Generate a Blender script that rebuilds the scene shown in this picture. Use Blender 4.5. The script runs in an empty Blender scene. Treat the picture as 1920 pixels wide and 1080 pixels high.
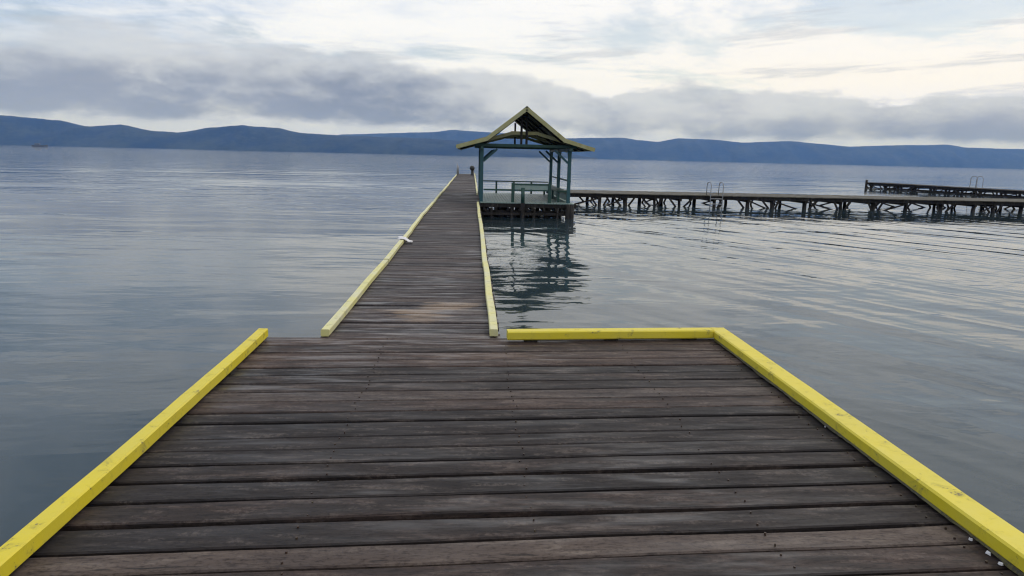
import bpy, bmesh, math, random
from mathutils import Vector, Matrix, noise

random.seed(11)
sc = bpy.context.scene
C = sc.collection

# ------------------------------------------------------------------ camera
DECK = 0.57                       # deck level above the water (z = 0)
EYE = Vector((0.0, 0.0, 2.22))
cam_d = bpy.data.cameras.new('camera')
cam = bpy.data.objects.new('camera', cam_d); C.objects.link(cam)
cam_d.sensor_width = 36.0
cam_d.lens = 36.0 * 1300.0 / 1920.0
cam_d.clip_start = 0.05; cam_d.clip_end = 60000.0
def _cam_rot():
    f = 1300.0
    a = Vector(((886 - 960) / f, (540 - 291.3) / f, -1)).normalized()
    b = Vector(((1386 - 960) / f, (540 - 303.3) / f, -1))
    Z = b.cross(a).normalized()
    if Z.y < 0: Z = -Z
    X = a.cross(Z)
    return Matrix((X, a, Z))
cam.matrix_world = Matrix.Translation(EYE) @ _cam_rot().to_4x4()
sc.camera = cam

# ------------------------------------------------------------------ node helpers
class NT:
    def __init__(s, tree): s.t = tree
    def n(s, kind, **kw):
        nd = s.t.nodes.new(kind)
        for k, v in kw.items():
            if k.startswith('i_'):
                key = k[2:]
                key = int(key) if key.isdigit() else key.replace('_', ' ')
                nd.inputs[key].default_value = v
            else: setattr(nd, k, v)
        return nd
    def l(s, a, b): s.t.links.new(a, b)
    def put(s, sock, v):
        if isinstance(v, bpy.types.NodeSocket): s.l(v, sock)
        else: sock.default_value = v
    def m(s, op, a, b=0.0, c=None, clamp=False):
        nd = s.t.nodes.new('ShaderNodeMath'); nd.operation = op; nd.use_clamp = clamp
        s.put(nd.inputs[0], a); s.put(nd.inputs[1], b)
        if c is not None: s.put(nd.inputs[2], c)
        return nd.outputs[0]
    def v(s, op, a, b=(0, 0, 0)):
        nd = s.t.nodes.new('ShaderNodeVectorMath'); nd.operation = op
        s.put(nd.inputs[0], a); s.put(nd.inputs[1], b)
        return nd.outputs[0]
    def xyz(s, x, y, z):
        nd = s.t.nodes.new('ShaderNodeCombineXYZ')
        s.put(nd.inputs[0], x); s.put(nd.inputs[1], y); s.put(nd.inputs[2], z)
        return nd.outputs[0]
    def step(s, x, lo, hi):
        nd = s.t.nodes.new('ShaderNodeMapRange'); nd.interpolation_type = 'SMOOTHSTEP'
        s.put(nd.inputs[0], x); s.put(nd.inputs[1], lo); s.put(nd.inputs[2], hi)
        return nd.outputs[0]
    def lin(s, x, lo, hi, a, b):
        nd = s.t.nodes.new('ShaderNodeMapRange')
        s.put(nd.inputs[0], x)
        for i, q in enumerate((lo, hi, a, b)): s.put(nd.inputs[i + 1], q)
        return nd.outputs[0]
    def mix(s, fac, a, b, blend='MIX'):
        nd = s.t.nodes.new('ShaderNodeMix'); nd.data_type = 'RGBA'; nd.blend_type = blend
        s.put(nd.inputs[0], fac)
        for sock, q in ((nd.inputs[6], a), (nd.inputs[7], b)):
            if isinstance(q, (tuple, list)) and len(q) == 3: q = (*q, 1)
            s.put(sock, q)
        return nd.outputs[2]
    def noise(s, vec, scale, detail=4, rough=0.55, dist=0.0):
        nd = s.t.nodes.new('ShaderNodeTexNoise')
        if vec is not None: s.l(vec, nd.inputs['Vector'])
        nd.inputs['Scale'].default_value = scale; nd.inputs['Detail'].default_value = detail
        nd.inputs['Roughness'].default_value = rough; nd.inputs['Distortion'].default_value = dist
        return nd.outputs['Fac']
    def ramp(s, fac, stops):
        nd = s.t.nodes.new('ShaderNodeValToRGB'); s.l(fac, nd.inputs[0])
        e = nd.color_ramp.elements
        while len(e) < len(stops): e.new(0.5)
        for q, (p, c) in zip(e, stops): q.position = p; q.color = (*c, 1)
        return nd.outputs[0]

# ------------------------------------------------------------------ world, sun, exposure
SUN_EL, SUN_AZ = math.radians(50), math.radians(50)     # azimuth measured from +Y towards +X
w = bpy.data.worlds.new('World'); sc.world = w; w.use_nodes = True
T = NT(w.node_tree); w.node_tree.nodes.clear()
out = T.n('ShaderNodeOutputWorld'); bg = T.n('ShaderNodeBackground', i_Strength=1.0)
T.l(bg.outputs[0], out.inputs[0])
sky = T.n('ShaderNodeTexSky', sky_type='NISHITA', sun_disc=False, sun_elevation=SUN_EL, sun_rotation=SUN_AZ)
nish = T.v('SCALE', sky.outputs[0]); nish.node.inputs['Scale'].default_value = 0.10
tc = T.n('ShaderNodeTexCoord')
d = T.v('NORMALIZE', tc.outputs['Generated'])
sp = T.n('ShaderNodeSeparateXYZ'); T.l(d, sp.inputs[0])
dx, dy, dz = sp.outputs
el = T.m('MAXIMUM', dz, 0.0)
den = T.m('ADD', el, 0.10)
pl = T.xyz(T.m('DIVIDE', dx, den), T.m('DIVIDE', dy, den), 0.0)      # cloud sheet seen in perspective
ang = T.xyz(dx, T.m('MULTIPLY', dy, 0.3), T.m('MULTIPLY', dz, 2.2))  # cloud bank seen from the side
def an(o): return T.v('ADD', ang, o)
n_hi = T.noise(pl, 0.55, 8, 0.62, 0.4)
n_st = T.noise(T.v('MULTIPLY', pl, (0.8, 1.5, 1)), 1.7, 8, 0.68, 0.5)
n_bk = T.noise(ang, 4.6, 8, 0.56, 0.1)
n_b2 = T.noise(an((3.1, 1.7, 0.4)), 8.0, 8, 0.58, 0.15)
n_b3 = T.noise(an((1.3, 4.7, 2.4)), 22.0, 6, 0.60, 0.1)
n_lo = T.noise(an((7.3, 2.2, 1.9)), 2.3, 3, 0.5)
# high cloud: bluish grey to white, whiter and warmer to the right where the sun stands behind it
side = T.step(dx, -0.60, 0.15)
hi_f = T.m('ADD', T.m('MULTIPLY', n_hi, 0.80), T.m('MULTIPLY', n_st, 0.55))
hi_f = T.m('ADD', hi_f, T.m('MULTIPLY', side, 0.24))
hi_f = T.step(hi_f, 0.52, 0.94)
hi_c = T.mix(hi_f, (0.54, 0.66, 0.88), (0.98, 1.0, 1.06))
warm = T.m('MULTIPLY', T.step(dx, 0.0, 0.45), T.m('SUBTRACT', 1.0, T.step(el, 0.10, 0.30)))
hi_c = T.mix(T.m('MULTIPLY', T.m('MULTIPLY', warm, hi_f), 0.9), hi_c, (1.03, 1.01, 1.02))
gap = T.m('MULTIPLY', T.step(T.m('SUBTRACT', 1.0, n_hi), 0.51, 0.62), 0.55)
hi_c = T.mix(gap, hi_c, nish)
# thin grey streaks drawn across it
strk = T.noise(T.v('ADD', T.xyz(dx, 0.0, T.m('MULTIPLY', T.m('SUBTRACT', dz, T.m('MULTIPLY', dx, 0.05)), 9.0)), (5.5, 0, 2.2)), 3.6, 8, 0.66, 0.3)
strk = T.m('MULTIPLY', T.step(strk, 0.51, 0.64), 0.55)
hi_c = T.mix(strk, hi_c, (0.56, 0.60, 0.68))
# low grey bank above the hills, billowing along its top
lump = T.m('ADD', T.m('MULTIPLY', T.m('SUBTRACT', n_bk, 0.5), 0.085), T.m('ADD', T.m('MULTIPLY', T.m('SUBTRACT', n_b2, 0.5), 0.060), T.m('MULTIPLY', T.m('SUBTRACT', n_b3, 0.5), 0.026)))
warp = T.m('ADD', el, lump)
top = T.m('SUBTRACT', T.lin(dx, -0.25, 0.45, 0.135, 0.080), T.lin(dx, -0.6, -0.25, 0.012, 0.0))
soft = T.lin(dx, -0.35, 0.20, 0.016, 0.006)
bank = T.m('SUBTRACT', 1.0, T.step(warp, T.m('SUBTRACT', top, soft), T.m('ADD', top, soft)))
base = T.lin(dx, -0.5, 0.5, 0.042, 0.034)
under = T.step(T.m('ADD', el, T.m('MULTIPLY', T.m('SUBTRACT', n_b2, 0.5), 0.055)), T.m('SUBTRACT', base, 0.008), T.m('ADD', base, 0.007))
bank = T.m('MULTIPLY', bank, T.m('ADD', T.m('MULTIPLY', under, 0.62), 0.38))
# depth below the cloud's own top makes it darker, its rim stays light
deep = T.step(T.m('SUBTRACT', top, warp), 0.0, 0.055)
dens = T.m('ADD', T.m('ADD', T.m('MULTIPLY', n_b2, 0.7), T.m('MULTIPLY', n_lo, 0.4)), T.m('MULTIPLY', n_b3, 0.35))
dens = T.m('ADD', dens, T.m('MULTIPLY', deep, 0.16))
bk_c = T.mix(T.step(dens, 0.66, 0.94), (0.62, 0.67, 0.77), (0.255, 0.295, 0.385))
bank = T.m('MULTIPLY', bank, T.m('ADD', 0.82, T.m('MULTIPLY', T.step(n_lo, 0.34, 0.60), 0.18)))
col = T.mix(bank, T.mix(T.m('SUBTRACT', 1.0, T.step(el, 0.02, 0.11)), hi_c, (0.85, 0.97, 1.45)), bk_c)
T.l(col, bg.inputs[0])
w.cycles.sampling_method = 'MANUAL'; w.cycles.sample_map_resolution = 1024

sun_d = bpy.data.lights.new('sun', 'SUN'); sun_d.energy = 0.8; sun_d.angle = math.radians(14); sun_d.color = (1.0, 0.95, 0.88)
sun = bpy.data.objects.new('sun', sun_d); C.objects.link(sun)
sdir = Vector((math.sin(SUN_AZ) * math.cos(SUN_EL), math.cos(SUN_AZ) * math.cos(SUN_EL), math.sin(SUN_EL)))
sun.rotation_euler = sdir.to_track_quat('Z', 'Y').to_euler()
sun.location = sdir * 60

vs = sc.view_settings
vs.view_transform = 'Standard'; vs.look = 'None'; vs.exposure = 0.0; vs.gamma = 1.0; vs.use_curve_mapping = False
sc.render.engine = 'CYCLES'
sc.cycles.use_denoising = True; sc.cycles.filter_width = 1.2
sc.cycles.max_bounces = 8; sc.cycles.volume_bounces = 0

# ------------------------------------------------------------------ mesh helpers
class MB:
    """collects faces; build() links them as one mesh object"""
    def __init__(s): s.v = []; s.f = []
    def poly(s, verts, faces):
        o = len(s.v); s.v += [tuple(q) for q in verts]; s.f += [tuple(i + o for i in fc) for fc in faces]; return s
    def box(s, x0, x1, y0, y1, z0, z1, ch=0.0):
        """box with chamfered upper and side edges when ch > 0"""
        if ch <= 0:
            v = [(x, y, z) for z in (z0, z1) for y in (y0, y1) for x in (x0, x1)]
            return s.poly(v, [(0, 2, 3, 1), (4, 5, 7, 6), (0, 1, 5, 4), (2, 6, 7, 3), (0, 4, 6, 2), (1, 3, 7, 5)])
        bm = bmesh.new(); bmesh.ops.create_cube(bm, size=1)
        for q in bm.verts:
            q.co = ((x0 + x1) / 2 + q.co.x * (x1 - x0), (y0 + y1) / 2 + q.co.y * (y1 - y0), (z0 + z1) / 2 + q.co.z * (z1 - z0))
        bmesh.ops.bevel(bm, geom=bm.edges[:], offset=ch, segments=1, affect='EDGES', profile=0.5)
        bm.verts.index_update()
        s.poly([q.co.copy() for q in bm.verts], [[q.index for q in fc.verts] for fc in bm.faces]); bm.free(); return s
    def bar(s, a, b, wd, ht, up=(0, 0, 1)):
        """rectangular bar from a to b, wd across, ht along up"""
        a, b = Vector(a), Vector(b); t = (b - a).normalized(); u = Vector(up)
        if abs(t.dot(u)) > 0.98: u = Vector((0, 1, 0))
        r = t.cross(u).normalized(); u = r.cross(t).normalized()
        v = []
        for p in (a, b):
            for sx, sz in ((-1, -1), (1, -1), (1, 1), (-1, 1)):
                v.append(p + r * (sx * wd / 2) + u * (sz * ht / 2))
        return s.poly(v, [(0, 1, 2, 3), (7, 6, 5, 4), (0, 4, 5, 1), (1, 5, 6, 2), (2, 6, 7, 3), (3, 7, 4, 0)])
    def tube(s, pts, rads, seg=8, wob=0.0):
        pts = [Vector(p) for p in pts]
        if not isinstance(rads, (list, tuple)): rads = [rads] * len(pts)
        v = []; f = []
        for i, p in enumerate(pts):
            t = (pts[min(i + 1, len(pts) - 1)] - pts[max(i - 1, 0)]).normalized()
            u = Vector((1, 0, 0)) if abs(t.x) < 0.9 else Vector((0, 1, 0))
            r = t.cross(u).normalized(); q = r.cross(t).normalized()
            for k in range(seg):
                a = 2 * math.pi * k / seg; rr = rads[i] * (1 + random.uniform(-wob, wob))
                v.append(p + (r * math.cos(a) + q * math.sin(a)) * rr)
        for i in range(len(pts) - 1):
            for k in range(seg):
                k2 = (k + 1) % seg
                f.append((i * seg + k, i * seg + k2, (i + 1) * seg + k2, (i + 1) * seg + k))
        f.append(tuple(range(seg))); f.append(tuple((len(pts) - 1) * seg + k for k in reversed(range(seg))))
        return s.poly(v, f)
    def mesh(s, name):
        me = bpy.data.meshes.new(name); me.from_pydata(s.v, [], s.f)
        bm = bmesh.new(); bm.from_mesh(me); bmesh.ops.recalc_face_normals(bm, faces=bm.faces); bm.to_mesh(me); bm.free()
        return me
    def build(s, name, mat, parent=None, smooth=False, loc=None):
        me = s.mesh(name)
        if smooth:
            for p in me.polygons: p.use_smooth = True
        return link(name, me, mat, parent, loc)

def link(name, me, mat=None, parent=None, loc=None):
    o = bpy.data.objects.new(name, me); C.objects.link(o)
    if mat is not None and not me.materials: me.materials.append(mat)
    if parent is not None: o.parent = parent
    if loc is not None: o.location = loc
    return o
def empty(name, loc, label, cat, group=None):
    o = bpy.data.objects.new(name, None); C.objects.link(o); o.location = loc; o.empty_display_size = 0.2
    return tag(o, label, cat, group)
def tag(o, label, cat, group=None):
    o['label'] = label; o['category'] = cat
    if group: o['group'] = group
    return o

# ------------------------------------------------------------------ materials
def new_mat(name):
    m = bpy.data.materials.new(name); m.use_nodes = True; m.node_tree.nodes.clear()
    t = NT(m.node_tree); o = t.n('ShaderNodeOutputMaterial'); b = t.n('ShaderNodeBsdfPrincipled')
    t.l(b.outputs[0], o.inputs[0]); return m, t, b, o

def wood_mat(name, stops, rough=(0.35, 0.75), axis='X', wet=0.0, bump=0.5, scuff=None, fine=1.0):
    """weathered plank wood; grain runs along the object's axis, every object gets its own tone and figure"""
    m, t, b, o = new_mat(name)
    tc = t.n('ShaderNodeTexCoord'); oi = t.n('ShaderNodeObjectInfo')
    rnd = oi.outputs['Random']
    off = t.xyz(t.m('MULTIPLY', rnd, 37.0), t.m('MULTIPLY', rnd, 91.0), t.m('MULTIPLY', rnd, 53.0))
    p = t.v('ADD', tc.outputs['Object'], off)
    st = {'X': (3.6, 20, 20), 'Y': (20, 3.6, 20), 'Z': (20, 20, 3.6)}[axis]
    fi = {'X': (22.0, 95, 95), 'Y': (95, 22.0, 95), 'Z': (95, 95, 22.0)}[axis]
    g1 = t.noise(t.v('MULTIPLY', p, st), 1.0 * fine, 5, 0.6, 0.6)
    g2 = t.noise(t.v('MULTIPLY', p, fi), 1.0 * fine, 3, 0.6, 0.3)
    bl = t.noise(t.v('MULTIPLY', p, {'X': (1, 3, 3), 'Y': (3, 1, 3), 'Z': (3, 3, 1)}[axis]), 1.3, 4, 0.55, 0.2)
    fac = t.m('ADD', t.m('MULTIPLY', rnd, 0.62), t.m('ADD', t.m('MULTIPLY', t.m('SUBTRACT', g1, 0.5), 0.85), t.m('MULTIPLY', t.m('SUBTRACT', bl, 0.5), 0.9)))
    fac = t.m('ADD', fac, 0.14)
    c = t.ramp(fac, stops)
    c = t.mix(t.step(g2, 0.50, 0.68), c, (0.45, 0.42, 0.42), 'MULTIPLY')
    crk = t.noise(t.v('MULTIPLY', p, {'X': (4.5, 55, 55), 'Y': (55, 4.5, 55), 'Z': (55, 55, 4.5)}[axis]), 1.0, 2, 0.5, 0.5)
    c = t.mix(t.m('MULTIPLY', t.step(crk, 0.64, 0.70), 0.7), c, (0.010, 0.009, 0.009))
    c = t.mix(t.m('MULTIPLY', t.m('MULTIPLY', t.step(bl, 0.56, 0.74), t.step(g1, 0.42, 0.6)), 0.45), c, (0.17, 0.14, 0.12))
    if scuff:
        geo = t.n('ShaderNodeNewGeometry')
        for (sx, sy, rx, ry, sc_col, amt) in scuff:
            q = t.v('MULTIPLY', t.v('SUBTRACT', geo.outputs['Position'], (sx, sy, DECK)), (1 / rx, 1 / ry, 0))
            q = t.v('ADD', q, t.v('MULTIPLY', t.xyz(t.m('ADD', t.m('SUBTRACT', g1, 0.5), t.m('MULTIPLY', t.m('SUBTRACT', rnd, 0.5), 0.5)), t.m('ADD', t.m('SUBTRACT', bl, 0.5), t.m('MULTIPLY', t.m('SUBTRACT', rnd, 0.5), 0.45)), 0.0), (2.6, 2.2, 0)))
            ln = t.n('ShaderNodeVectorMath', operation='LENGTH'); t.l(q, ln.inputs[0])
            k = t.m('MULTIPLY', t.m('SUBTRACT', 1.0, t.step(ln.outputs['Value'], 0.35, 1.1)), amt)
            c = t.mix(k, c, sc_col)
    spk = t.noise(p, 38.0, 4, 0.7)
    c = t.mix(t.m('MULTIPLY', t.step(spk, 0.50, 0.68), 0.55), c, (0.40, 0.37, 0.36), 'MULTIPLY')
    c = t.mix(t.m('MULTIPLY', t.m('MULTIPLY', t.step(spk, 0.56, 0.40), t.step(g1, 0.50, 0.66)), 0.35), c, (0.15, 0.12, 0.10))
    t.l(c, b.inputs['Base Color'])
    geo2 = t.n('ShaderNodeNewGeometry')
    damp = t.noise(t.v('ADD', t.v('MULTIPLY', geo2.outputs['Position'], (1.1, 7.0, 1)), off), 1.3, 4, 0.6, 0.3)
    pool = t.step(t.noise(t.v('ADD', geo2.outputs['Position'], (4.4, 0.6, 0)), 0.42, 2, 0.5), 0.44, 0.60)
    r = t.lin(t.m('ADD', t.m('MULTIPLY', damp, 0.7), t.m('MULTIPLY', g1, 0.3)), 0.40, 0.62, rough[1], rough[0])
    t.l(r, b.inputs['Roughness'])
    b.inputs['Specular IOR Level'].default_value = 0.30
    if wet:
        b.inputs['Coat Roughness'].default_value = 0.28
        t.l(t.m('MULTIPLY', t.m('MULTIPLY', t.step(damp, 0.46, 0.70), pool), wet), b.inputs['Coat Weight'])
    bp = t.n('ShaderNodeBump', i_Strength=bump, i_Distance=0.004)
    t.l(t.m('ADD', t.m('MULTIPLY', g1, 0.6), t.m('MULTIPLY', g2, 0.5)), bp.inputs['Height'])
    t.l(bp.outputs[0], b.inputs['Normal'])
    return m

def paint_mat(name, col, col2, wood, wear=0.62, rough=0.5, stain=(0.16, 0.15, 0.06)):
    """old paint over wood: uneven tone, dirt, chips down to the wood"""
    m, t, b, o = new_mat(name)
    geo = t.n('ShaderNodeNewGeometry'); p = geo.outputs['Position']
    a1 = t.noise(p, 2.2, 5, 0.6, 0.3); a2 = t.noise(p, 9.0, 6, 0.68, 0.5); a3 = t.noise(p, 60.0, 3, 0.6)
    c = t.mix(t.step(a1, 0.35, 0.68), col, col2)
    c = t.mix(t.m('MULTIPLY', t.step(a2, 0.52, 0.72), 0.45), c, stain)
    chip = t.step(t.m('ADD', t.m('MULTIPLY', a2, 0.6), t.m('MULTIPLY', a3, 0.4)), wear, wear + 0.035)
    c = t.mix(t.m('MULTIPLY', chip, 0.8), c, wood)
    t.l(c, b.inputs['Base Color'])
    t.l(t.lin(a2, 0.3, 0.7, rough - 0.1, rough + 0.15), b.inputs['Roughness'])
    bp = t.n('ShaderNodeBump', i_Strength=0.35, i_Distance=0.004)
    t.l(t.m('SUBTRACT', t.m('MULTIPLY', a3, 0.5), t.m('MULTIPLY', chip, 0.4)), bp.inputs['Height']); t.l(bp.outputs[0], b.inputs['Normal'])
    return m

DARK_WOOD = [(0.0, (0.0155, 0.0125, 0.0125)), (0.35, (0.029, 0.0215, 0.019)), (0.60, (0.054, 0.034, 0.027)), (0.8, (0.086, 0.054, 0.040)), (1.0, (0.15, 0.105, 0.078))]
PALE_WOOD = [(0.0, (0.030, 0.025, 0.024)), (0.35, (0.055, 0.041, 0.036)), (0.7, (0.10, 0.073, 0.058)), (1.0, (0.21, 0.165, 0.125))]
M = {}
M['plank'] = wood_mat('platform_planks', DARK_WOOD, rough=(0.52, 0.82), wet=0.62)
M['paleplank'] = wood_mat('worn_pale_planks', PALE_WOOD, rough=(0.55, 0.85), wet=0.2)
M['walk'] = wood_mat('walkway_planks', [(0.0, (0.030, 0.027, 0.029)), (0.4, (0.046, 0.037, 0.037)), (0.7, (0.070, 0.052, 0.047)), (1.0, (0.13, 0.10, 0.08))], rough=(0.52, 0.82), wet=0.62,
                     scuff=[(-0.42, 7.55, 0.34, 0.62, (0.26, 0.185, 0.125), 0.75)])
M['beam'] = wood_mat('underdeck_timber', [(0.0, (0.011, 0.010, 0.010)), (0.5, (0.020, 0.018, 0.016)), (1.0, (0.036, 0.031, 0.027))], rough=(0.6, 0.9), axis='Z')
M['oldplank'] = wood_mat('grey_old_timber', [(0.0, (0.07, 0.064, 0.048)), (0.5, (0.11, 0.10, 0.075)), (1.0, (0.17, 0.155, 0.12))], rough=(0.6, 0.9), axis='Y')
M['darkplank'] = wood_mat('dark_old_timber', [(0.0, (0.03, 0.028, 0.025)), (0.5, (0.05, 0.045, 0.038)), (1.0, (0.08, 0.072, 0.06))], rough=(0.7, 0.95), axis='Y')
M['yellow'] = paint_mat('yellow_paint', (0.69, 0.555, 0.020), (0.64, 0.53, 0.045), (0.13, 0.10, 0.06), wear=0.60)
M['faded'] = paint_mat('faded_yellow_paint', (0.66, 0.61, 0.23), (0.62, 0.59, 0.37), (0.16, 0.14, 0.10), wear=0.61)
M['olive'] = paint_mat('olive_fascia_paint', (0.34, 0.315, 0.12), (0.38, 0.37, 0.20), (0.10, 0.09, 0.05), wear=0.62, stain=(0.10, 0.09, 0.03))
M['ragged'] = paint_mat('paint_splashed_packing', (0.11, 0.095, 0.02), (0.05, 0.042, 0.02), (0.03, 0.027, 0.02), wear=0.52)
M['teal'] = paint_mat('teal_post_paint', (0.016, 0.075, 0.092), (0.026, 0.098, 0.104), (0.05, 0.05, 0.04), wear=0.68, stain=(0.015, 0.03, 0.03))
M['green'] = paint_mat('dark_green_paint', (0.014, 0.058, 0.044), (0.022, 0.075, 0.056), (0.05, 0.05, 0.04), wear=0.68, stain=(0.015, 0.03, 0.02))
M['mint'] = paint_mat('pale_mint_paint', (0.22, 0.31, 0.28), (0.28, 0.35, 0.30), (0.20, 0.21, 0.18), wear=0.60, stain=(0.20, 0.25, 0.22))
M['roofmetal'] = paint_mat('olive_roof_sheet', (0.085, 0.085, 0.05), (0.11, 0.105, 0.07), (0.13, 0.08, 0.045), wear=0.60, stain=(0.10, 0.07, 0.04))
M['steel'] = paint_mat('dull_steel', (0.20, 0.21, 0.22), (0.26, 0.27, 0.28), (0.10, 0.07, 0.05), wear=0.66, rough=0.4, stain=(0.12, 0.10, 0.08))
M['rust'] = paint_mat('rusty_nail_heads', (0.03, 0.018, 0.012), (0.05, 0.026, 0.015), (0.02, 0.015, 0.012), wear=0.6)
M['black'] = paint_mat('black_rubbery_paint', (0.012, 0.014, 0.013), (0.02, 0.022, 0.02), (0.03, 0.03, 0.025), wear=0.7)
M['white'] = paint_mat('white_cloth', (0.72, 0.70, 0.70), (0.64, 0.62, 0.62), (0.5, 0.48, 0.45), wear=0.75, rough=0.8, stain=(0.5, 0.46, 0.42))
M['hull'] = paint_mat('grey_hull_paint', (0.12, 0.15, 0.19), (0.15, 0.18, 0.22), (0.1, 0.1, 0.1), wear=0.75)

# water: dark body, sky on top, ripples of several lengths in uneven patches
m, t, b, o = new_mat('lake_water'); M['water'] = m
geo = t.n('ShaderNodeNewGeometry'); p = geo.outputs['Position']
b.inputs['Base Color'].default_value = (0.029, 0.046, 0.054, 1)
b.inputs['Roughness'].default_value = 0.015; b.inputs['IOR'].default_value = 1.333
def rot(ang, sx, sy):
    """pattern axes turned by ang, sx and sy cycles per metre along them"""
    mp = t.n('ShaderNodeMapping', vector_type='TEXTURE'); mp.inputs['Rotation'].default_value = (0, 0, ang); mp.inputs['Scale'].default_value = (1 / sx, 1 / sy, 1)
    t.l(p, mp.inputs['Vector']); return mp.outputs[0]
sx_ = t.n('ShaderNodeSeparateXYZ'); t.l(p, sx_.inputs[0])
patch = t.step(t.noise(rot(0.08, 0.030, 0.11), 1.0, 3, 0.5, 0.4), 0.38, 0.60)
right = t.step(sx_.outputs[0], -1.0, 3.5)                       # ripples thrown back by the platform run out to the right
near = t.m('SUBTRACT', 1.0, t.step(sx_.outputs[1], 16.0, 42.0))
open_ = t.step(sx_.outputs[1], 45.0, 260.0)                      # more wind on the open lake
def ridge_of(n): return t.m('SUBTRACT', 1.0, t.m('ABSOLUTE', t.m('SUBTRACT', t.m('MULTIPLY', n, 2.0), 1.0)))   # narrow crests
swell = t.noise(rot(0.06, 0.10, 0.34), 1.0, 2, 0.4, 0.3)
mid = t.noise(rot(-0.06, 0.36, 1.10), 1.0, 3, 0.5, 0.5)
crest = ridge_of(t.noise(rot(0.03, 0.30, 0.95), 1.0, 1, 0.4, 0.6))
diag = t.noise(rot(0.53, 0.85, 0.12), 1.0, 2, 0.4, 0.3)
dia2 = ridge_of(t.noise(rot(0.60, 1.10, 0.14), 1.0, 1, 0.4, 0.3))
rip = t.noise(rot(0.10, 1.9, 4.4), 1.0, 3, 0.5, 0.4)
rn = t.m('MULTIPLY', right, near)
h = t.m('MULTIPLY', swell, 0.085)
h = t.m('ADD', h, t.m('MULTIPLY', mid, t.m('ADD', 0.010, t.m('ADD', t.m('MULTIPLY', patch, 0.030), t.m('MULTIPLY', open_, 0.09)))))
h = t.m('ADD', h, t.m('MULTIPLY', crest, t.m('ADD', 0.004, t.m('MULTIPLY', patch, 0.022))))
h = t.m('ADD', h, t.m('MULTIPLY', diag, t.m('MULTIPLY', rn, 0.130)))
h = t.m('ADD', h, t.m('MULTIPLY', dia2, t.m('MULTIPLY', rn, 0.022)))
h = t.m('ADD', h, t.m('MULTIPLY', rip, t.m('ADD', 0.0009, t.m('ADD', t.m('MULTIPLY', patch, 0.0052), t.m('MULTIPLY', open_, 0.030)))))
bp = t.n('ShaderNodeBump', i_Strength=1.0, i_Distance=0.50); t.l(h, bp.inputs['Height']); t.l(bp.outputs[0], b.inputs['Normal'])

# forest on the far hills
m, t, b, o = new_mat('hill_forest'); M['hill'] = m
geo = t.n('ShaderNodeNewGeometry'); p = geo.outputs['Position']
a = t.noise(p, 0.004, 6, 0.65); a2 = t.noise(p, 0.03, 4, 0.6)
t.l(t.mix(t.step(t.m('ADD', t.m('MULTIPLY', a, 0.6), t.m('MULTIPLY', a2, 0.4)), 0.38, 0.64), (0.010, 0.022, 0.014), (0.042, 0.056, 0.030)), b.inputs['Base Color'])
b.inputs['Roughness'].default_value = 0.95; b.inputs['Specular IOR Level'].default_value = 0.1

# ------------------------------------------------------------------ water
mb = MB(); S = 14000.0
mb.poly([(-S, -600, 0), (S, -600, 0), (S, S, 0), (-S, S, 0)], [(0, 1, 2, 3)])
water = mb.build('water', M['water']); water['kind'] = 'structure'

# ------------------------------------------------------------------ hills across the water (px profile of the skyline read as bearing and height)
FPX = 1300.0
def bearing(px):           # photo column -> tangent of the bearing from +Y
    r = _cam_rot() @ Vector(((px - 960) / FPX, (540 - (270 + 0.024 * px)) / FPX, -1)); return r.x / r.y
def ridge(name, prof, D, depth, seed, rough):
    """prof: (column, skyline row); a forested ridge at distance D, with spurs running down to the shore"""
    N, K = 700, 18
    xs = [prof[0][0] + (prof[-1][0] - prof[0][0]) * i / (N - 1) for i in range(N)]
    verts = []; faces = []
    for i, px in enumerate(xs):
        for (xa, ya), (xb, yb) in zip(prof, prof[1:]):
            if xa <= px <= xb:
                s = (px - xa) / (xb - xa); s = s * 0.5 + 0.5 * s * s * (3 - 2 * s); y = ya + (yb - ya) * s; break
        H = max(0.0, (270 + 0.024 * px) - y) * 0.95 / FPX * (D + depth * 0.5) + 2.2 + 3.5 * noise.fractal(Vector((px * 0.02, seed, 0)), 1.0, 2.0, 4) + 1.6 * noise.noise(Vector((px * 0.17, seed, 5)))
        tb = bearing(px)
        for k in range(K + 1):
            v = k / K                                   # 0 shore .. 0.5 crest .. 1 back
            Y = D + depth * v; X = tb * (D + depth * 0.5) + tb * depth * (v - 0.5)
            prof_h = math.sin(math.pi * min(1, v)) ** 0.8
            nz = noise.fractal(Vector((X * 0.0022 + seed, Y * 0.0022, seed)), 1.0, 2.0, 5)
            nz2 = abs(noise.noise(Vector((X * 0.004 + seed, Y * 0.0008, 3.3))))
            z = H * prof_h * (1 - 0.75 * nz2 * (1 - prof_h ** 3)) + rough * 0.9 * nz * prof_h * (0.15 if abs(v - .5) < 0.09 else 1.0)
            verts.append((X, Y, max(z, 0.0) if 0 < k < K else -6.0))
    for i in range(N - 1):
        for k in range(K):
            a = i * (K + 1) + k; faces.append((a, a + K + 1, a + K + 2, a + 1))
    o = MB().poly(verts, faces).build(name, M['hill'], smooth=True); o['kind'] = 'structure'
    return o
ridge('hills', [(-700, 225), (-300, 212), (-120, 222), (0, 218), (60, 222), (110, 227), (170, 238), (230, 234), (290, 246), (335, 249), (395, 240), (455, 236), (520, 240), (570, 250), (640, 254), (760, 258), (900, 266), (1040, 286), (1120, 296)], 4300, 1400, 1.3, 14)
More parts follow.
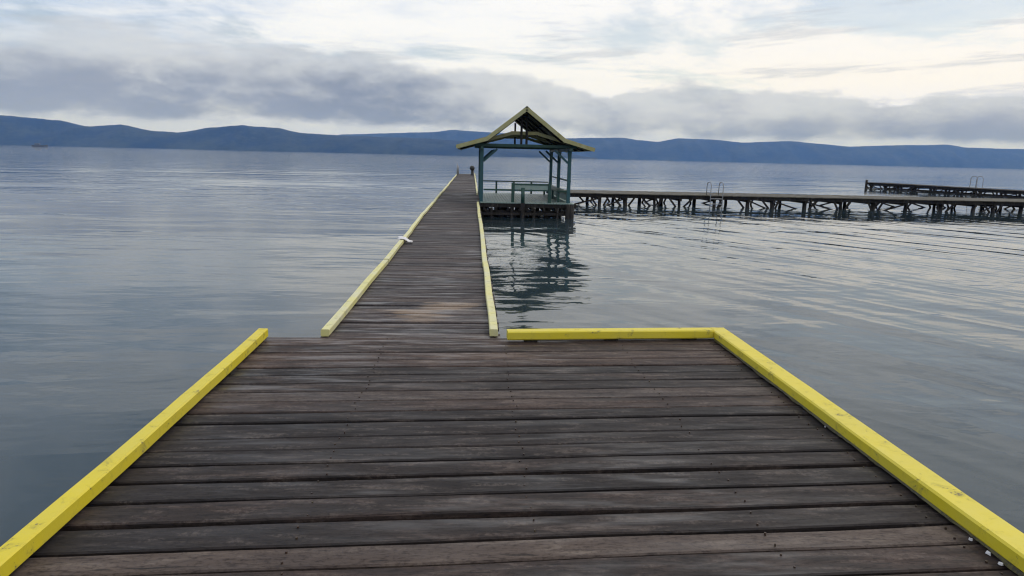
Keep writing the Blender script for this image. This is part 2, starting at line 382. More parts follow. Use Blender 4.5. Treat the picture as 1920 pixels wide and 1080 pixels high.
ridge('hills', [(560, 283), (640, 252), (720, 250), (790, 248), (860, 245), (930, 248), (1000, 254), (1060, 259), (1110, 258), (1165, 257), (1200, 262), (1230, 265), (1270, 258), (1330, 260), (1390, 266), (1480, 263), (1530, 268), (1590, 273), (1690, 270), (1770, 269), (1810, 275), (1920, 277), (2050, 272), (2300, 284), (2600, 270)], 6900, 1500, 7.7, 14)
ridge('hills', [(620, 285), (740, 256), (800, 249), (850, 243), (900, 247), (960, 256), (1030, 262), (1110, 260), (1190, 268), (1260, 290)], 8600, 1100, 4.1, 16)

# ------------------------------------------------------------------ plank builder
def plank_mesh(name, L, W, th, nseg, wob, seed, ends=0.0):
    """plank along X centred on the origin, top at z = 0; rounded upper edges, long edges not quite straight"""
    rng = random.Random(seed); sec = []
    c = min(0.007, W * 0.05)
    prof = [(-W / 2, -th), (-W / 2, -c), (-W / 2 + c, 0), (0, 0.0015), (W / 2 - c, 0), (W / 2, -c), (W / 2, -th)]
    v = []; n = len(prof)
    o1, o2 = rng.uniform(0, 99), rng.uniform(0, 99)
    e0, e1 = rng.uniform(-ends, ends), rng.uniform(-ends, ends)
    for i in range(nseg + 1):
        x = -L / 2 + L * i / nseg
        if i == 0: x += e0
        if i == nseg: x += e1
        wa = (noise.noise(Vector((x * 0.9 + o1, 0, 0))) + 0.22 * noise.noise(Vector((x * 6 + o1, 3, 0)))) * wob; wb = (noise.noise(Vector((x * 0.9 + o2, 5, 0))) + 0.22 * noise.noise(Vector((x * 6 + o2, 8, 0)))) * wob
        dz = noise.noise(Vector((x * 0.6 + o1, 9, 2))) * wob * 0.6
        for (py, pz) in prof:
            v.append((x, py + (wa if py < 0 else wb if py > 0 else 0), pz + dz))
    f = []
    for i in range(nseg):
        for k in range(n):
            k2 = (k + 1) % n; f.append((i * n + k, i * n + k2, (i + 1) * n + k2, (i + 1) * n + k))
    f.append(tuple(range(n))); f.append(tuple(nseg * n + k for k in reversed(range(n))))
    return MB().poly(v, f).mesh(name)

# ------------------------------------------------------------------ viewing platform in the foreground
plat = empty('viewing_platform', (0.25, 2.0, 0), 'wide dark plank platform in the foreground edged with bright yellow kerbs', 'platform')
plat_inv = Matrix.Translation((-0.25, -2.0, 0))
def on(parent, o):
    """parent keeping the world position"""
    o.parent = parent; o.matrix_parent_inverse = Matrix.Translation(-parent.location); return o
XL, XR = -1.90, 2.44
gaps = [6.205, 5.96, 5.735, 5.515, 5.315, 5.125, 4.945, 4.758, 4.560, 4.352, 4.182, 3.950, 3.775, 3.598, 3.407, 3.195, 2.985, 2.778, 2.610]
slope = [0.020, 0.034, 0.042, 0.046, 0.046, 0.046, 0.047, 0.048, 0.047, 0.047, 0.048, 0.048, 0.049, 0.050, 0.050, 0.048, 0.046, 0.049, 0.049]
y = gaps[-1]
while y > -2.2:
    y -= random.uniform(0.17, 0.22); gaps.append(y); slope.append(max(0.0, slope[-1] - 0.002))
gapw = {13: 0.022, 14: 0.052, 15: 0.020, 16: 0.040, 10: 0.024, 9: 0.022, 8: 0.010, 12: 0.006, 17: 0.022}
for i in range(len(gaps) - 1):
    ga, gb = gaps[i], gaps[i + 1]; sa, sb = slope[i], slope[i + 1]
    wa, wb = gapw.get(i, random.uniform(0.014, 0.024)) / 2, gapw.get(i + 1, random.uniform(0.014, 0.024)) / 2
    xc = (XL + XR) / 2; W = (ga - wa) - (gb + wb)
    me = plank_mesh('plank', XR - XL - 0.02, W, 0.036, 30, 0.011, 100 + i, 0.03)
    for q in me.vertices:                                # taper so that each gap keeps its own slant
        q.co.y += q.co.x * (sa if q.co.y > 0 else sb)
    pk = link('plank', me, M['paleplank'] if i in (7, 17) else M['plank'])
    pk.location = (xc, (ga - wa + gb + wb) / 2 + xc * (sa + sb) / 2, DECK + random.uniform(-0.004, 0.003))
    pk.rotation_euler = (random.uniform(-0.012, 0.012), 0, 0)
    on(plat, pk)
for x in (-1.80, -0.75, 0.30, 1.35, 2.30):
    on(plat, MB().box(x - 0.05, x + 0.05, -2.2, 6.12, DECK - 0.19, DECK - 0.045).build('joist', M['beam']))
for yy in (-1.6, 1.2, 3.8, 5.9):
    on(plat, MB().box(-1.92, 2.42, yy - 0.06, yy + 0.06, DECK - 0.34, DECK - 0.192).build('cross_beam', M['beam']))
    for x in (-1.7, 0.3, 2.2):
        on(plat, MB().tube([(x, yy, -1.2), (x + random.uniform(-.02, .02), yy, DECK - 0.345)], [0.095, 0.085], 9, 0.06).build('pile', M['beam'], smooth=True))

mb = MB()
for i in range(len(gaps) - 1):
    if gaps[i] < 1.5: break
    for x in (-1.80, -0.75, 0.30, 1.35, 2.20):
        for fr in (0.25, 0.75):
            if random.random() < 0.12: continue
            nx = x + random.uniform(-0.02, 0.02); ny = gaps[i] + (gaps[i + 1] - gaps[i]) * fr + slope[i] * x + random.uniform(-0.012, 0.012)
            rr = random.uniform(0.0038, 0.0055)
            ring = [(nx + rr * math.cos(a), ny + rr * math.sin(a)) for a in [k * math.tau / 6 for k in range(6)]]
            mb.poly([(q, r_, DECK - 0.006) for q, r_ in ring] + [(q, r_, DECK + 0.0065) for q, r_ in ring], [tuple(range(6, 12))] + [(k, (k + 1) % 6, 6 + (k + 1) % 6, 6 + k) for k in range(6)])
nails = on(plat, mb.build('nail_heads', M['rust'])); nails['kind'] = 'stuff'

def kerb(name, a, b, wd, ht, mat, parent, lift, seg=0.22, wob=0.004, mitre=(0, 0), bow=0.0):
    """painted timber kerb from a to b (centre line at deck level), slightly out of true, edges softened"""
    a, b = Vector(a), Vector(b); n = max(2, int((b - a).length / seg)); t = (b - a).normalized(); r = Vector((t.y, -t.x, 0))
    c = 0.010 if wd > 0.1 else 0.007
    prof = [(-wd / 2, c), (-wd / 2, ht - c), (-wd / 2 + c, ht), (wd / 2 - c, ht), (wd / 2, ht - c), (wd / 2, c), (wd / 2 - c, 0), (-wd / 2 + c, 0)]
    v = []; f = []; o = random.uniform(0, 99); L = (b - a).length
    for i in range(n + 1):
        s = i / n; q = a.lerp(b, s) + r * (bow * 4 * s * (1 - s))
        e = Vector((noise.noise(Vector((s * L * 0.7 + o, 0, 0))), 0, noise.noise(Vector((s * L * 0.7, o, 4))))) * wob
        for (pr, pz) in prof:
            sh = (mitre[0] * pr if i == 0 else mitre[1] * pr if i == n else 0)
            j = Vector((noise.noise(Vector((s * L * 3 + o, pr * 50, pz * 50))), 0, noise.noise(Vector((s * L * 3, pr * 50 + o, pz * 50))))) * 0.0018
            v.append(q + t * sh + r * (pr + e.x + j.x) + Vector((0, 0, lift + pz + e.z + j.z)))
    m_ = len(prof)
    for i in range(n):
        for k in range(m_):
            k2 = (k + 1) % m_; f.append((i * m_ + k, i * m_ + k2, (i + 1) * m_ + k2, (i + 1) * m_ + k))
    f.append(tuple(range(m_))); f.append(tuple(n * m_ + k for k in reversed(range(m_))))
    ob = MB().poly(v, f).build(name, mat)
    return on(parent, ob)
LIFT = DECK + 0.022
kerb('kerb_beam', (-1.86, -2.1, 0), (-1.838, 6.10, 0), 0.086, 0.075, M['yellow'], plat, LIFT, bow=0.055)
kerb('kerb_beam', (2.328, -2.1, 0), (2.345, 6.30, 0), 0.150, 0.074, M['yellow'], plat, LIFT)
kerb('kerb_beam', (0.335, 6.085, 0), (2.262, 6.215, 0), 0.115, 0.080, M['yellow'], plat, LIFT)
for x, ys in ((-1.81, [-1.5 + 0.95 * k for k in range(8)]), (2.36, [-1.3 + 0.9 * k for k in range(9)])):
    for yy in ys:
        on(plat, MB().box(x - 0.025, x + 0.025, yy - 0.07, yy + 0.07, DECK - 0.006, LIFT + 0.006).build('spacer_block', M['beam']))
for x in (0.55, 1.3, 2.05):
    yq = 6.085 + (x - 0.335) * 0.0675
    on(plat, MB().box(x - 0.06, x + 0.06, yq - 0.03, yq + 0.05, DECK - 0.01, LIFT + 0.006).build('spacer_block', M['beam']))
# rough packing strip under the right kerb, splashed with paint
v = []; f = []; n = 150
for i in range(n + 1):
    yy = 2.0 + (6.15 - 2.0) * i / n
    jag = max(0, noise.noise(Vector((yy * 5, 2, 0)))) * 0.016 + random.uniform(0, 0.006) + 0.002
    ins = noise.noise(Vector((yy * 3.1, 7, 0))) * 0.008
    for (px, pz) in ((2.268 + ins, LIFT + 0.008), (2.262 + ins, LIFT - jag), (2.33, LIFT - jag), (2.33, LIFT + 0.008)):
        v.append((px, yy, pz))
for i in range(n):
    for k in range(4):
        k2 = (k + 1) % 4; f.append((i * 4 + k, i * 4 + k2, i * 4 + 4 + k2, i * 4 + 4 + k))
f += [(0, 1, 2, 3), tuple(n * 4 + k for k in (3, 2, 1, 0))]
on(plat, MB().poly(v, f).build('packing_strip', M['ragged']))
for (x, yy, s) in ((2.258, 2.73, 0.6), (2.256, 2.62, 0.8), (2.250, 2.54, 0.7), (2.262, 4.05, 0.4)):
    pts = [(math.cos(a) * 0.012 * s * random.uniform(0.7, 1.3), math.sin(a) * 0.018 * s * random.uniform(0.7, 1.3)) for a in [k * math.tau / 7 for k in range(7)]]
    vv = [(x + q, yy + r_, DECK + 0.004) for q, r_ in pts] + [(x + q * .8, yy + r_ * .8, DECK + 0.010 + 0.006 * random.random()) for q, r_ in pts]
    on(plat, MB().poly(vv, [tuple(range(7))[::-1], tuple(range(7, 14))] + [(k, (k + 1) % 7, 7 + (k + 1) % 7, 7 + k) for k in range(7)]).build('paint_flake', M['white']))

# ------------------------------------------------------------------ long walkway
walk = empty('walkway', (-0.53, 6.3, 0), 'long narrow plank walkway leading out over the water with faded yellow kerbs', 'walkway')
WL, WR, WEND = -1.385, 0.275, 64.0
vari = [plank_mesh('plank', WR - WL, 0.188, 0.034, 5, 0.006, 500 + k, 0.02) for k in range(8)]
for me in vari: me.materials.append(M['walk'])
yy = 6.235; k = 0
n_pl = 286; pitch = (WEND - yy) / n_pl
while k < n_pl:
    wv = random.uniform(0.93, 1.03)
    o = bpy.data.objects.new('plank', vari[random.randrange(8)]); C.objects.link(o)
    o.location = ((WL + WR) / 2, yy + pitch / 2 + 0.01, DECK - 0.022 + random.uniform(-0.006, 0.004))
    o.scale = (1, pitch / 0.2 * wv, 1)
    o.rotation_euler = (random.uniform(-0.02, 0.02), random.uniform(-0.004, 0.004), random.uniform(-0.006, 0.010))
    on(walk, o); yy += pitch; k += 1
for x in (-1.2, -0.54, 0.13):
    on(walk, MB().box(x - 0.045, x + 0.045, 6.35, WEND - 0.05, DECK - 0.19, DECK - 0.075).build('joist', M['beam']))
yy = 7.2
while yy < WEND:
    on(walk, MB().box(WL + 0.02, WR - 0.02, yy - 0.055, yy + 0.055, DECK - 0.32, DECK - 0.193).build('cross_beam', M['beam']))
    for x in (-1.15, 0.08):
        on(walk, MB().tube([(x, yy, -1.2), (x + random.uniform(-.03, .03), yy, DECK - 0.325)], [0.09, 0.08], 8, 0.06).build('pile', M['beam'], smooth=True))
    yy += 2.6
WZ = DECK - 0.018
def run(x, y0, y1, wob):
    """kerb in butted lengths of about 4 m, each a little out of line"""
    y = y0; dx0 = 0
    while y < y1 - 0.3:
        L = min(random.uniform(3.6, 4.4), y1 - y); dx1 = random.uniform(-wob, wob)
        kerb('kerb_beam', (x + dx0, y, 0), (x + dx1, y + L - 0.008, 0), 0.078, 0.066, M['faded'], walk, WZ + random.uniform(0, 0.008), seg=0.8, wob=0.012)
        dx0 = dx1 + random.uniform(-0.012, 0.012); y += L
run(-1.332, 6.26, WEND - 0.3, 0.022)
run(0.222, 6.30, 24.6, 0.022)
run(0.222, 30.2, WEND - 0.6, 0.015)

# ------------------------------------------------------------------ gazebo beside the walkway
gz = empty('gazebo', (1.95, 28.8, 0), 'open timber gazebo with teal posts and a steep flared olive roof beside the walkway', 'gazebo')
GX0, GX1 = 0.34, 3.57; GY = (25.8, 28.95, 31.9); CX = 1.90
def G(mb_, name, mat, parent=None, smooth=False):
    o = mb_.build(name, mat, smooth=smooth)
    if parent is None: return on(gz, o)
    o.parent = parent; o.matrix_parent_inverse = Matrix.Translation(-gz.location); return o
EV = DECK + 1.95
for x in (GX0, GX1):
    for yy in GY:
        ps = G(MB().box(x - 0.063, x + 0.063, yy - 0.063, yy + 0.063, DECK - 0.10, EV + 0.03, 0.008), 'post', M['teal'])
# braces in the plane of the front, middle and back frames and along the sides
for yy in GY:
    for x, s in ((GX0, 1), (GX1, -1)):
        G(MB().bar((x + s * 0.06, yy, EV - 0.50), (x + s * 0.56, yy, EV - 0.05), 0.05, 0.075, (0, 0, 1)), 'brace', M['teal'])
for x in (GX0, GX1):
    for yy, s in ((GY[0], 1), (GY[1], -1), (GY[1], 1), (GY[2], -1)):
        G(MB().bar((x, yy + s * 0.06, EV - 0.50), (x, yy + s * 0.52, EV - 0.05), 0.05, 0.07), 'brace', M['teal'])
for yy in GY:
    G(MB().box(GX0 - 0.25, GX1 + 0.25, yy - 0.045, yy + 0.045, EV + 0.032, EV + 0.14, 0.006), 'tie_beam', M['green'])
for x in (GX0, GX1):
    G(MB().box(x - 0.045, x + 0.045, GY[0] - 0.5, GY[2] + 0.5, EV - 0.075, EV + 0.029), 'wall_plate', M['green'])
# roof: steep upper slope, flatter flared lower slope, open gables
RY0, RY1 = 25.2, 32.6
sec = [(0.0, DECK + 3.36), (1.36, DECK + 2.30), (2.46, DECK + 1.98)]
roof = empty('roof', gz.location, '', ''); del roof['label']; del roof['category']; on(gz, roof)
roof.matrix_parent_inverse = Matrix.Identity(4); roof.location = (0, 0, 0)
def RG(mb_, name, mat):
    o = mb_.build(name, mat); o.parent = roof; o.matrix_parent_inverse = Matrix.Translation(-gz.location); return o
for s in (-1, 1):
    for (xa, za), (xb, zb), nm in ((sec[0], sec[1], 'upper_roof_sheet'), (sec[1], sec[2], 'lower_roof_sheet')):
        # ribbed sheet: profile runs along Y, ribs go down the slope
        v = []; f = []; n = 74
        nx, nz = (zb - za), (xb - xa); ln = math.hypot(nx, nz); nx, nz = -nx / ln, nz / ln
        for i in range(n + 1):
            yq = RY0 + (RY1 - RY0) * i / n; r_ = 0.022 if i % 2 else 0.0
            for (x_, z_) in ((xa, za), (xb, zb)):
                for th in (0.0, 0.018):
                    v.append((CX + s * (x_ + nx * (r_ + th)), yq, z_ + nz * (r_ + th)))
        for i in range(n):
            a = i * 4; c_ = a + 4
            f += [(a, a + 2, c_ + 2, c_), (a + 1, c_ + 1, c_ + 3, a + 3), (a, c_, c_ + 1, a + 1), (a + 2, a + 3, c_ + 3, c_ + 2)]
        f += [(0, 1, 3, 2), (n * 4, n * 4 + 2, n * 4 + 3, n * 4 + 1)]
        RG(MB().poly(v, f), nm, M['roofmetal'])
    # purlins and rafters under the sheets
    for fr in (0.12, 0.5, 0.88):
        xq = sec[0][0] + (sec[1][0] - sec[0][0]) * fr; zq = sec[0][1] + (sec[1][1] - sec[0][1]) * fr - 0.045
        RG(MB().bar((CX + s * xq, RY0 + 0.05, zq), (CX + s * xq, RY1 - 0.05, zq), 0.05, 0.06), 'purlin', M['beam'])
    for yy in (25.8, 27.4, 28.95, 30.4, 31.9):
        RG(MB().bar((CX + s * 0.03, yy, sec[0][1] - 0.11), (CX + s * 1.36, yy, sec[1][1] - 0.10), 0.05, 0.07), 'rafter', M['beam'])
        RG(MB().bar((CX + s * 1.32, yy, sec[1][1] - 0.075), (CX + s * 2.42, yy, sec[2][1] - 0.05), 0.05, 0.06), 'rafter', M['beam'])
    # barge boards on both gables: the near ones show
    for yb in (RY0 - 0.016, RY1 + 0.016):
        RG(MB().bar((CX + s * 0.0, yb, sec[0][1] - 0.045), (CX + s * 1.38, yb, sec[1][1] - 0.045), 0.026, 0.14), 'barge_board', M['olive'])
        RG(MB().bar((CX + s * 1.35, yb - 0.003, sec[1][1] - 0.045), (CX + s * 2.48, yb - 0.003, sec[2][1] - 0.04), 0.026, 0.135), 'barge_board', M['olive'])
    RG(MB().bar((CX + s * 2.475, RY0, sec[2][1] - 0.03), (CX + s * 2.475, RY1, sec[2][1] - 0.03), 0.024, 0.10), 'eave_board', M['olive'])
    RG(MB().bar((CX + s * 0.062, RY0 - 0.01, sec[0][1] - 0.002), (CX + s * 0.062, RY1 + 0.01, sec[0][1] - 0.002), 0.15, 0.012, (s * 0.62, 0, 0.78)), 'ridge_cap', M['roofmetal'])
# flat-pitched inner trusses that close the foot of each gable, with paired hanging posts
for yy in GY:
    for s in (-1, 1):
        RG(MB().bar((CX + s * 2.2, yy + 0.06, EV + 0.06), (CX + s * 0.5, yy + 0.06, DECK + 2.47), 0.04, 0.12), 'truss_chord', M['olive'])
    RG(MB().box(CX - 0.52, CX + 0.52, yy + 0.035, yy + 0.085, DECK + 2.43, DECK + 2.55), 'truss_chord', M['olive'])
    for x in ((CX - 0.13, CX + 0.06) if yy == GY[0] else (CX,) if yy == GY[2] else ()):
        RG(MB().box(x - 0.04, x + 0.04, yy - 0.035, yy + 0.028, EV + 0.142, DECK + 3.12), 'hanging_post', M['beam'])
# floor
FZ = DECK - 0.02
nf = 32; x = 0.30; wv = (3.76 - 0.30) / nf
floor_me = None
for i in range(nf):
    o = G(MB().box(x + 0.006, x + wv - 0.004, 25.55, 32.15, FZ - 0.034, FZ + (0.002 if i % 3 else 0.004), 0.004), 'floor_board', M['mint'])
    x += wv
for yy in (25.62, 27.3, 28.95, 30.5, 31.9):
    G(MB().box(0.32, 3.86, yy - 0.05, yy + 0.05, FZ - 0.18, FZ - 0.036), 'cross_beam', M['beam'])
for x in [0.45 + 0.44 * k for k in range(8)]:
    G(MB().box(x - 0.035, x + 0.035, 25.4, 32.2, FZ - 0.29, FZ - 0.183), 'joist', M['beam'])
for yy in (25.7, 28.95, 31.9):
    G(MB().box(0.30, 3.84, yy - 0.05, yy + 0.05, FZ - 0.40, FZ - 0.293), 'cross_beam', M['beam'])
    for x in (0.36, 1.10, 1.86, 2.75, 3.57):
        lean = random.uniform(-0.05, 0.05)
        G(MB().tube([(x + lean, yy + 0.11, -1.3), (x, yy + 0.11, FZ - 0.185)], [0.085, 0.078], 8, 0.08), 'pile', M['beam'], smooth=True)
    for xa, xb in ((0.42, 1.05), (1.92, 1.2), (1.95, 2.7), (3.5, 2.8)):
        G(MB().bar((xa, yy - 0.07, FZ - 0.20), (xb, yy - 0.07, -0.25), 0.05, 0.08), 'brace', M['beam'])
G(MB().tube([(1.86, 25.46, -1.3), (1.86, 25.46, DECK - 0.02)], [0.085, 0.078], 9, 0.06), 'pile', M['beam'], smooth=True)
G(MB().tube([(1.86, 25.46, DECK - 0.018), (1.85, 25.46, DECK + 0.53)], [0.072, 0.066], 9, 0.04), 'mooring_post', M['green'], smooth=True)
for (xa) in (3.52, 3.66):
    G(MB().tube([(xa, 25.42, -1.3), (xa, 25.42, FZ - 0.02)], [0.10, 0.09], 9, 0.06), 'pile', M['beam'], smooth=True)
for yy, xs in ((25.52, (0.72, 1.45, 2.3, 3.15)), (27.3, (0.5, 1.3, 2.1, 2.9, 3.5)), (30.4, (0.6, 1.5, 2.4, 3.3))):
    for x in xs:
        G(MB().tube([(x + random.uniform(-.12, .12), yy, -1.3), (x, yy, FZ - 0.185)], [0.06, 0.05], 7, 0.1), 'pile', M['beam'], smooth=True)
G(MB().bar((0.34, 25.50, 0.13), (3.62, 25.50, 0.16), 0.05, 0.09), 'waler', M['beam'])
# low rails: a short panelled length in front, rails at the back and along the outer side
for x in (1.50, 2.86):
    G(MB().box(x - 0.055, x + 0.055, 25.68, 25.78, FZ, DECK + 0.70, 0.006), 'rail_post', M['green'])
G(MB().box(1.56, 2.80, 25.70, 25.75, DECK + 0.615, DECK + 0.675), 'top_rail', M['green'])
G(MB().box(0.42, 1.44, 25.70, 25.75, DECK + 0.40, DECK + 0.46), 'mid_rail', M['green'])
G(MB().box(1.56, 2.80, 25.70, 25.75, DECK + 0.40, DECK + 0.46), 'mid_rail', M['green'])
G(MB().box(1.562, 2.798, 25.715, 25.735, DECK + 0.465, DECK + 0.612), 'rail_panel', M['mint'])
G(MB().box(0.44, 3.48, 31.87, 31.93, DECK + 0.50, DECK + 0.55), 'top_rail', M['green'])
for x in (1.1, 1.9, 2.7):
    G(MB().box(x - 0.04, x + 0.04, 31.86, 31.94, FZ, DECK + 0.498), 'rail_post', M['green'])
# bench along the outer side
bench = G(MB().box(3.18, 3.62, 26.2, 31.7, DECK + 0.36, DECK + 0.42, 0.008), 'bench_seat', M['green'])
G(MB().box(3.60, 3.635, 26.2, 31.7, DECK + 0.02, DECK + 0.352), 'bench_panel', M['mint'])
for yy in (26.3, 28.2, 29.7, 31.5):
    G(MB().box(3.22, 3.30, yy - 0.04, yy + 0.04, FZ, DECK + 0.358), 'bench_leg', M['green'])
G(MB().bar((3.66, 26.0, DECK + 0.78), (3.66, 31.8, DECK + 0.78), 0.045, 0.06), 'top_rail', M['green'])

# ------------------------------------------------------------------ side jetty running off to the right
def jetty(name, label, A, B, wd, bent, mat_deck, z=DECK):
    """plank jetty from A to B (centre line), bents of piles with raked braces"""
    A, B = Vector((*A, 0)), Vector((*B, 0)); L = (B - A).length; t = (B - A).normalized(); r = Vector((-t.y, t.x, 0))
    root = empty(name, A, label, 'jetty')
    def P(o): return on(root, o)
    mb_ = MB(); n = int(L / 0.2)
    for i in range(n):
        c = A + t * (L * (i + 0.5) / n); ex = random.uniform(-0.05, 0.05); ez = random.uniform(-0.006, 0.006)
        a_ = c - r * (wd / 2 + ex) + Vector((0, 0, z - 0.02 + ez)); b_ = c + r * (wd / 2 + random.uniform(-0.05, 0.05)) + Vector((0, 0, z - 0.02 + ez))
        mb_.bar(a_, b_, L / n * 0.93, 0.038)
    dk = P(mb_.build('decking', mat_deck)); dk['kind'] = 'stuff'
    for s in (-1, 0, 1):
        P(MB().bar(A + r * s * (wd / 2 - 0.14) + Vector((0, 0, z - 0.124)), B + r * s * (wd / 2 - 0.14) + Vector((0, 0, z - 0.124)), 0.09, 0.165).build('joist', M['beam']))
    i = 0; d_ = 0.35; last = {}
    while d_ < L - 0.2:
        c = A + t * d_
        P(MB().bar(c - r * (wd / 2 - 0.02) + Vector((0, 0, z - 0.25)), c + r * (wd / 2 - 0.02) + Vector((0, 0, z - 0.25)), 0.11, 0.12).build('cross_beam', M['beam']))
        for s in (-1, 1):
            q = c + r * s * (wd / 2 - 0.2) + t * random.uniform(-0.08, 0.08)
            th = random.uniform(0.06, 0.105); P(MB().tube([q + Vector((random.uniform(-.22, .22), random.uniform(-.1, .1), -1.3)), q + Vector((0, 0, z - 0.20))], [th * 1.12, th], 7, 0.1).build('pile', M['beam'], smooth=True))
            if s in last and random.random() < 0.55:
                lo, hi = (last[s], q) if random.random() < 0.5 else (q, last[s])
                P(MB().bar(lo + r * s * 0.12 + Vector((0, 0, -0.15)), hi + r * s * 0.12 + Vector((0, 0, z - 0.22)), 0.04, 0.07).build('brace', M['beam']))
            last[s] = q
            for e in (-1, 1):
                if random.random() < 0.80:
                    lo = q + t * e * 0.12 + r * s * 0.09 + Vector((0, 0, -0.1)); hi = q + t * e * random.uniform(0.28, 0.62) + r * s * 0.09 + Vector((0, 0, z - 0.20))
                    P(MB().bar(lo, hi, 0.05, 0.085).build('brace', M['beam']))
        d_ += bent * random.uniform(0.68, 1.34); i += 1
    return root
side = jetty('side_jetty', 'long low grey plank jetty on dark piles running right from behind the gazebo', (3.9, 34.9), (46.5, 35.8), 3.2, 1.5, M['oldplank'])
far = jetty('far_jetty', 'farther short dark jetty at the right edge beyond the long side jetty', (38.9, 65.6), (44.8, 37.5), 2.2, 1.6, M['darkplank'])
for sgn in (-1.06, 1.06):
    on(far, MB().bar((38.9 + sgn, 65.5, 0.06), (44.8 + sgn, 37.6, 0.06), 0.06, 0.09).build('waler', M['beam']))
on(far, MB().tube([(37.95, 65.55, -1.3), (37.95, 65.55, DECK + 0.22)], [0.12, 0.11], 8, 0.05).build('end_post', M['beam'], smooth=True))

# ------------------------------------------------------------------ swim ladders
def ladder(base, ax, label, hgt=0.64):
    """two arched handrails of steel tube with rungs going down into the water"""
    ax = Vector((*ax, 0)).normalized(); r = Vector((-ax.y, ax.x, 0)); base = Vector((*base, DECK))
    root = empty('swim_ladder', base, label, 'ladder', 'swim ladders on the jetties')
    for s in (-1, 1):
        o = base + r * s * 0.30
        pts = [o + ax * 0.50, o + ax * 0.48 + Vector((0, 0, hgt * 0.75)), o + ax * 0.38 + Vector((0, 0, hgt * 0.97)), o + ax * 0.2 + Vector((0, 0, hgt)),
               o - ax * 0.02 + Vector((0, 0, hgt * 0.97)), o - ax * 0.12 + Vector((0, 0, hgt * 0.75)), o - ax * 0.13 + Vector((0, 0, -0.2)), o - ax * 0.13 + Vector((0, 0, -1.1))]
        on(root, MB().tube(pts, 0.020, 6).build('handrail', M['steel'], smooth=True))
    for z in (-0.15, -0.4, -0.65):
        a_ = base - ax * 0.13 + r * 0.30 + Vector((0, 0, z)); b_ = base - ax * 0.13 - r * 0.30 + Vector((0, 0, z))
        on(root, MB().tube([a_, b_], 0.02, 6).build('rung', M['steel']))
    return root
ladder((11.85, 33.40), (0.0, 1.0), 'steel swim ladder with two arched handrails on the long side jetty')
ladder((40.9, 54.5), (-0.2, 1.0), 'thin steel swim ladder standing on the farther jetty', 0.95)

# ------------------------------------------------------------------ things at the end of the walkway and on its kerb
bol = empty('mooring_bollard', (-0.02, 60.2, WZ), 'black knob-headed mooring bollard near the far end of the walkway', 'bollard')
on(bol, MB().tube([(0.02, 60.2, WZ), (0.02, 60.2, WZ + 0.06), (0.02, 60.2, WZ + 0.07), (0.01, 60.2, WZ + 0.42)], [0.22, 0.21, 0.15, 0.12], 12).build('shaft', M['black'], smooth=True))
on(bol, MB().tube([(0.01, 60.2, WZ + 0.40), (0.0, 60.2, WZ + 0.50), (-0.02, 60.2, WZ + 0.62), (-0.03, 60.2, WZ + 0.74), (-0.03, 60.2, WZ + 0.80)], [0.12, 0.20, 0.225, 0.17, 0.06], 12).build('head', M['black'], smooth=True))
rail = empty('end_handrail', (-1.31, 57.6, WZ), 'thin grey handrail posts by the left kerb near the walkway end', 'handrail')
for (yy, hh) in ((57.6, 1.0), (60.6, 0.78), (63.2, 0.72)):
    on(rail, MB().tube([(-1.24, yy, WZ), (-1.24, yy, WZ + hh)], 0.038, 7).build('rail_post', M['steel'], smooth=True))
on(rail, MB().tube([(-1.24, 57.6, WZ + 0.62), (-1.24, 63.2, WZ + 0.66)], 0.026, 6).build('rail', M['steel'], smooth=True))

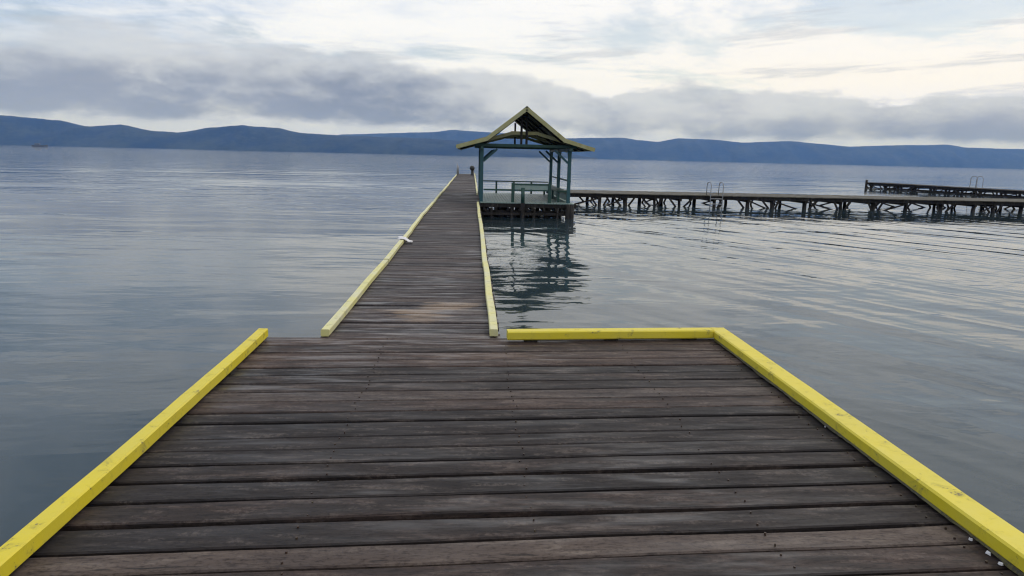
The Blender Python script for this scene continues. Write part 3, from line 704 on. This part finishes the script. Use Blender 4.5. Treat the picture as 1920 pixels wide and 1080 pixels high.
bm = bmesh.new(); bmesh.ops.create_grid(bm, x_segments=14, y_segments=10, size=0.5)
for q in bm.verts:
    x_, y_ = q.co.x, q.co.y
    f_ = noise.fractal(Vector((x_ * 3, y_ * 3, 1.7)), 1, 2, 3)
    over = 0.072 if x_ < 0.0 else 0.072 - min(1, x_ / 0.3) * 0.062
    q.co = Vector((x_ * 0.27 * (1 + 0.25 * f_), y_ * 0.30 * (1 - 0.5 * abs(x_) + 0.3 * f_), over + 0.014 + abs(f_) * 0.03))
me = bpy.data.meshes.new('rag'); bm.to_mesh(me); bm.free()
for q in me.polygons: q.use_smooth = True
rag = link('rag', me, M['white'], loc=(-1.255, 13.2, WZ + 0.006))
so = rag.modifiers.new('thickness', 'SOLIDIFY'); so.thickness = 0.006
tag(rag, 'small crumpled white rag hanging over the left kerb of the walkway', 'rag')

# ------------------------------------------------------------------ boat far out on the left
bt = empty('boat', (-554, 940, 0), 'tiny grey boat far off on the water at the left', 'boat')
v = []; f = []
st = [(-9.5, 1.6, 2.2), (-6, 2.0, 1.9), (0, 2.2, 1.7), (6, 1.6, 2.1), (10, 0.1, 3.0)]
for (x_, hw, zt) in st:
    for (yo, z_) in ((-hw, zt), (-hw * 0.7, -0.5), (hw * 0.7, -0.5), (hw, zt)): v.append((-554 + x_, 940 + yo, z_))
for i in range(4):
    for k in range(4): f.append((i * 4 + k, i * 4 + (k + 1) % 4, i * 4 + 4 + (k + 1) % 4, i * 4 + 4 + k))
f += [(0, 1, 2, 3), (19, 18, 17, 16)]
on(bt, MB().poly(v, f).build('hull', M['hull']))
on(bt, MB().box(-560, -554, 938.8, 941.2, 1.6, 4.2, 0.2).build('cabin', M['hull']))
on(bt, MB().tube([(-553, 940, 1.6), (-553, 940, 7.5)], [0.12, 0.08], 6).build('mast', M['hull']))

# ------------------------------------------------------------------ air over the lake
m = bpy.data.materials.new('lake_air'); m.use_nodes = True; m.node_tree.nodes.clear()
t = NT(m.node_tree); o = t.n('ShaderNodeOutputMaterial'); pv = t.n('ShaderNodeVolumePrincipled')
pv.inputs['Color'].default_value = (0.15, 0.34, 1.0, 1); pv.inputs['Density'].default_value = 0.000112
pv.inputs['Absorption Color'].default_value = (1, 1, 1, 1)
t.l(pv.outputs[0], o.inputs['Volume'])
hz = MB().box(-13900, 13900, -590, 9900, -7.0, 375).build('haze', m); hz['kind'] = 'stuff'
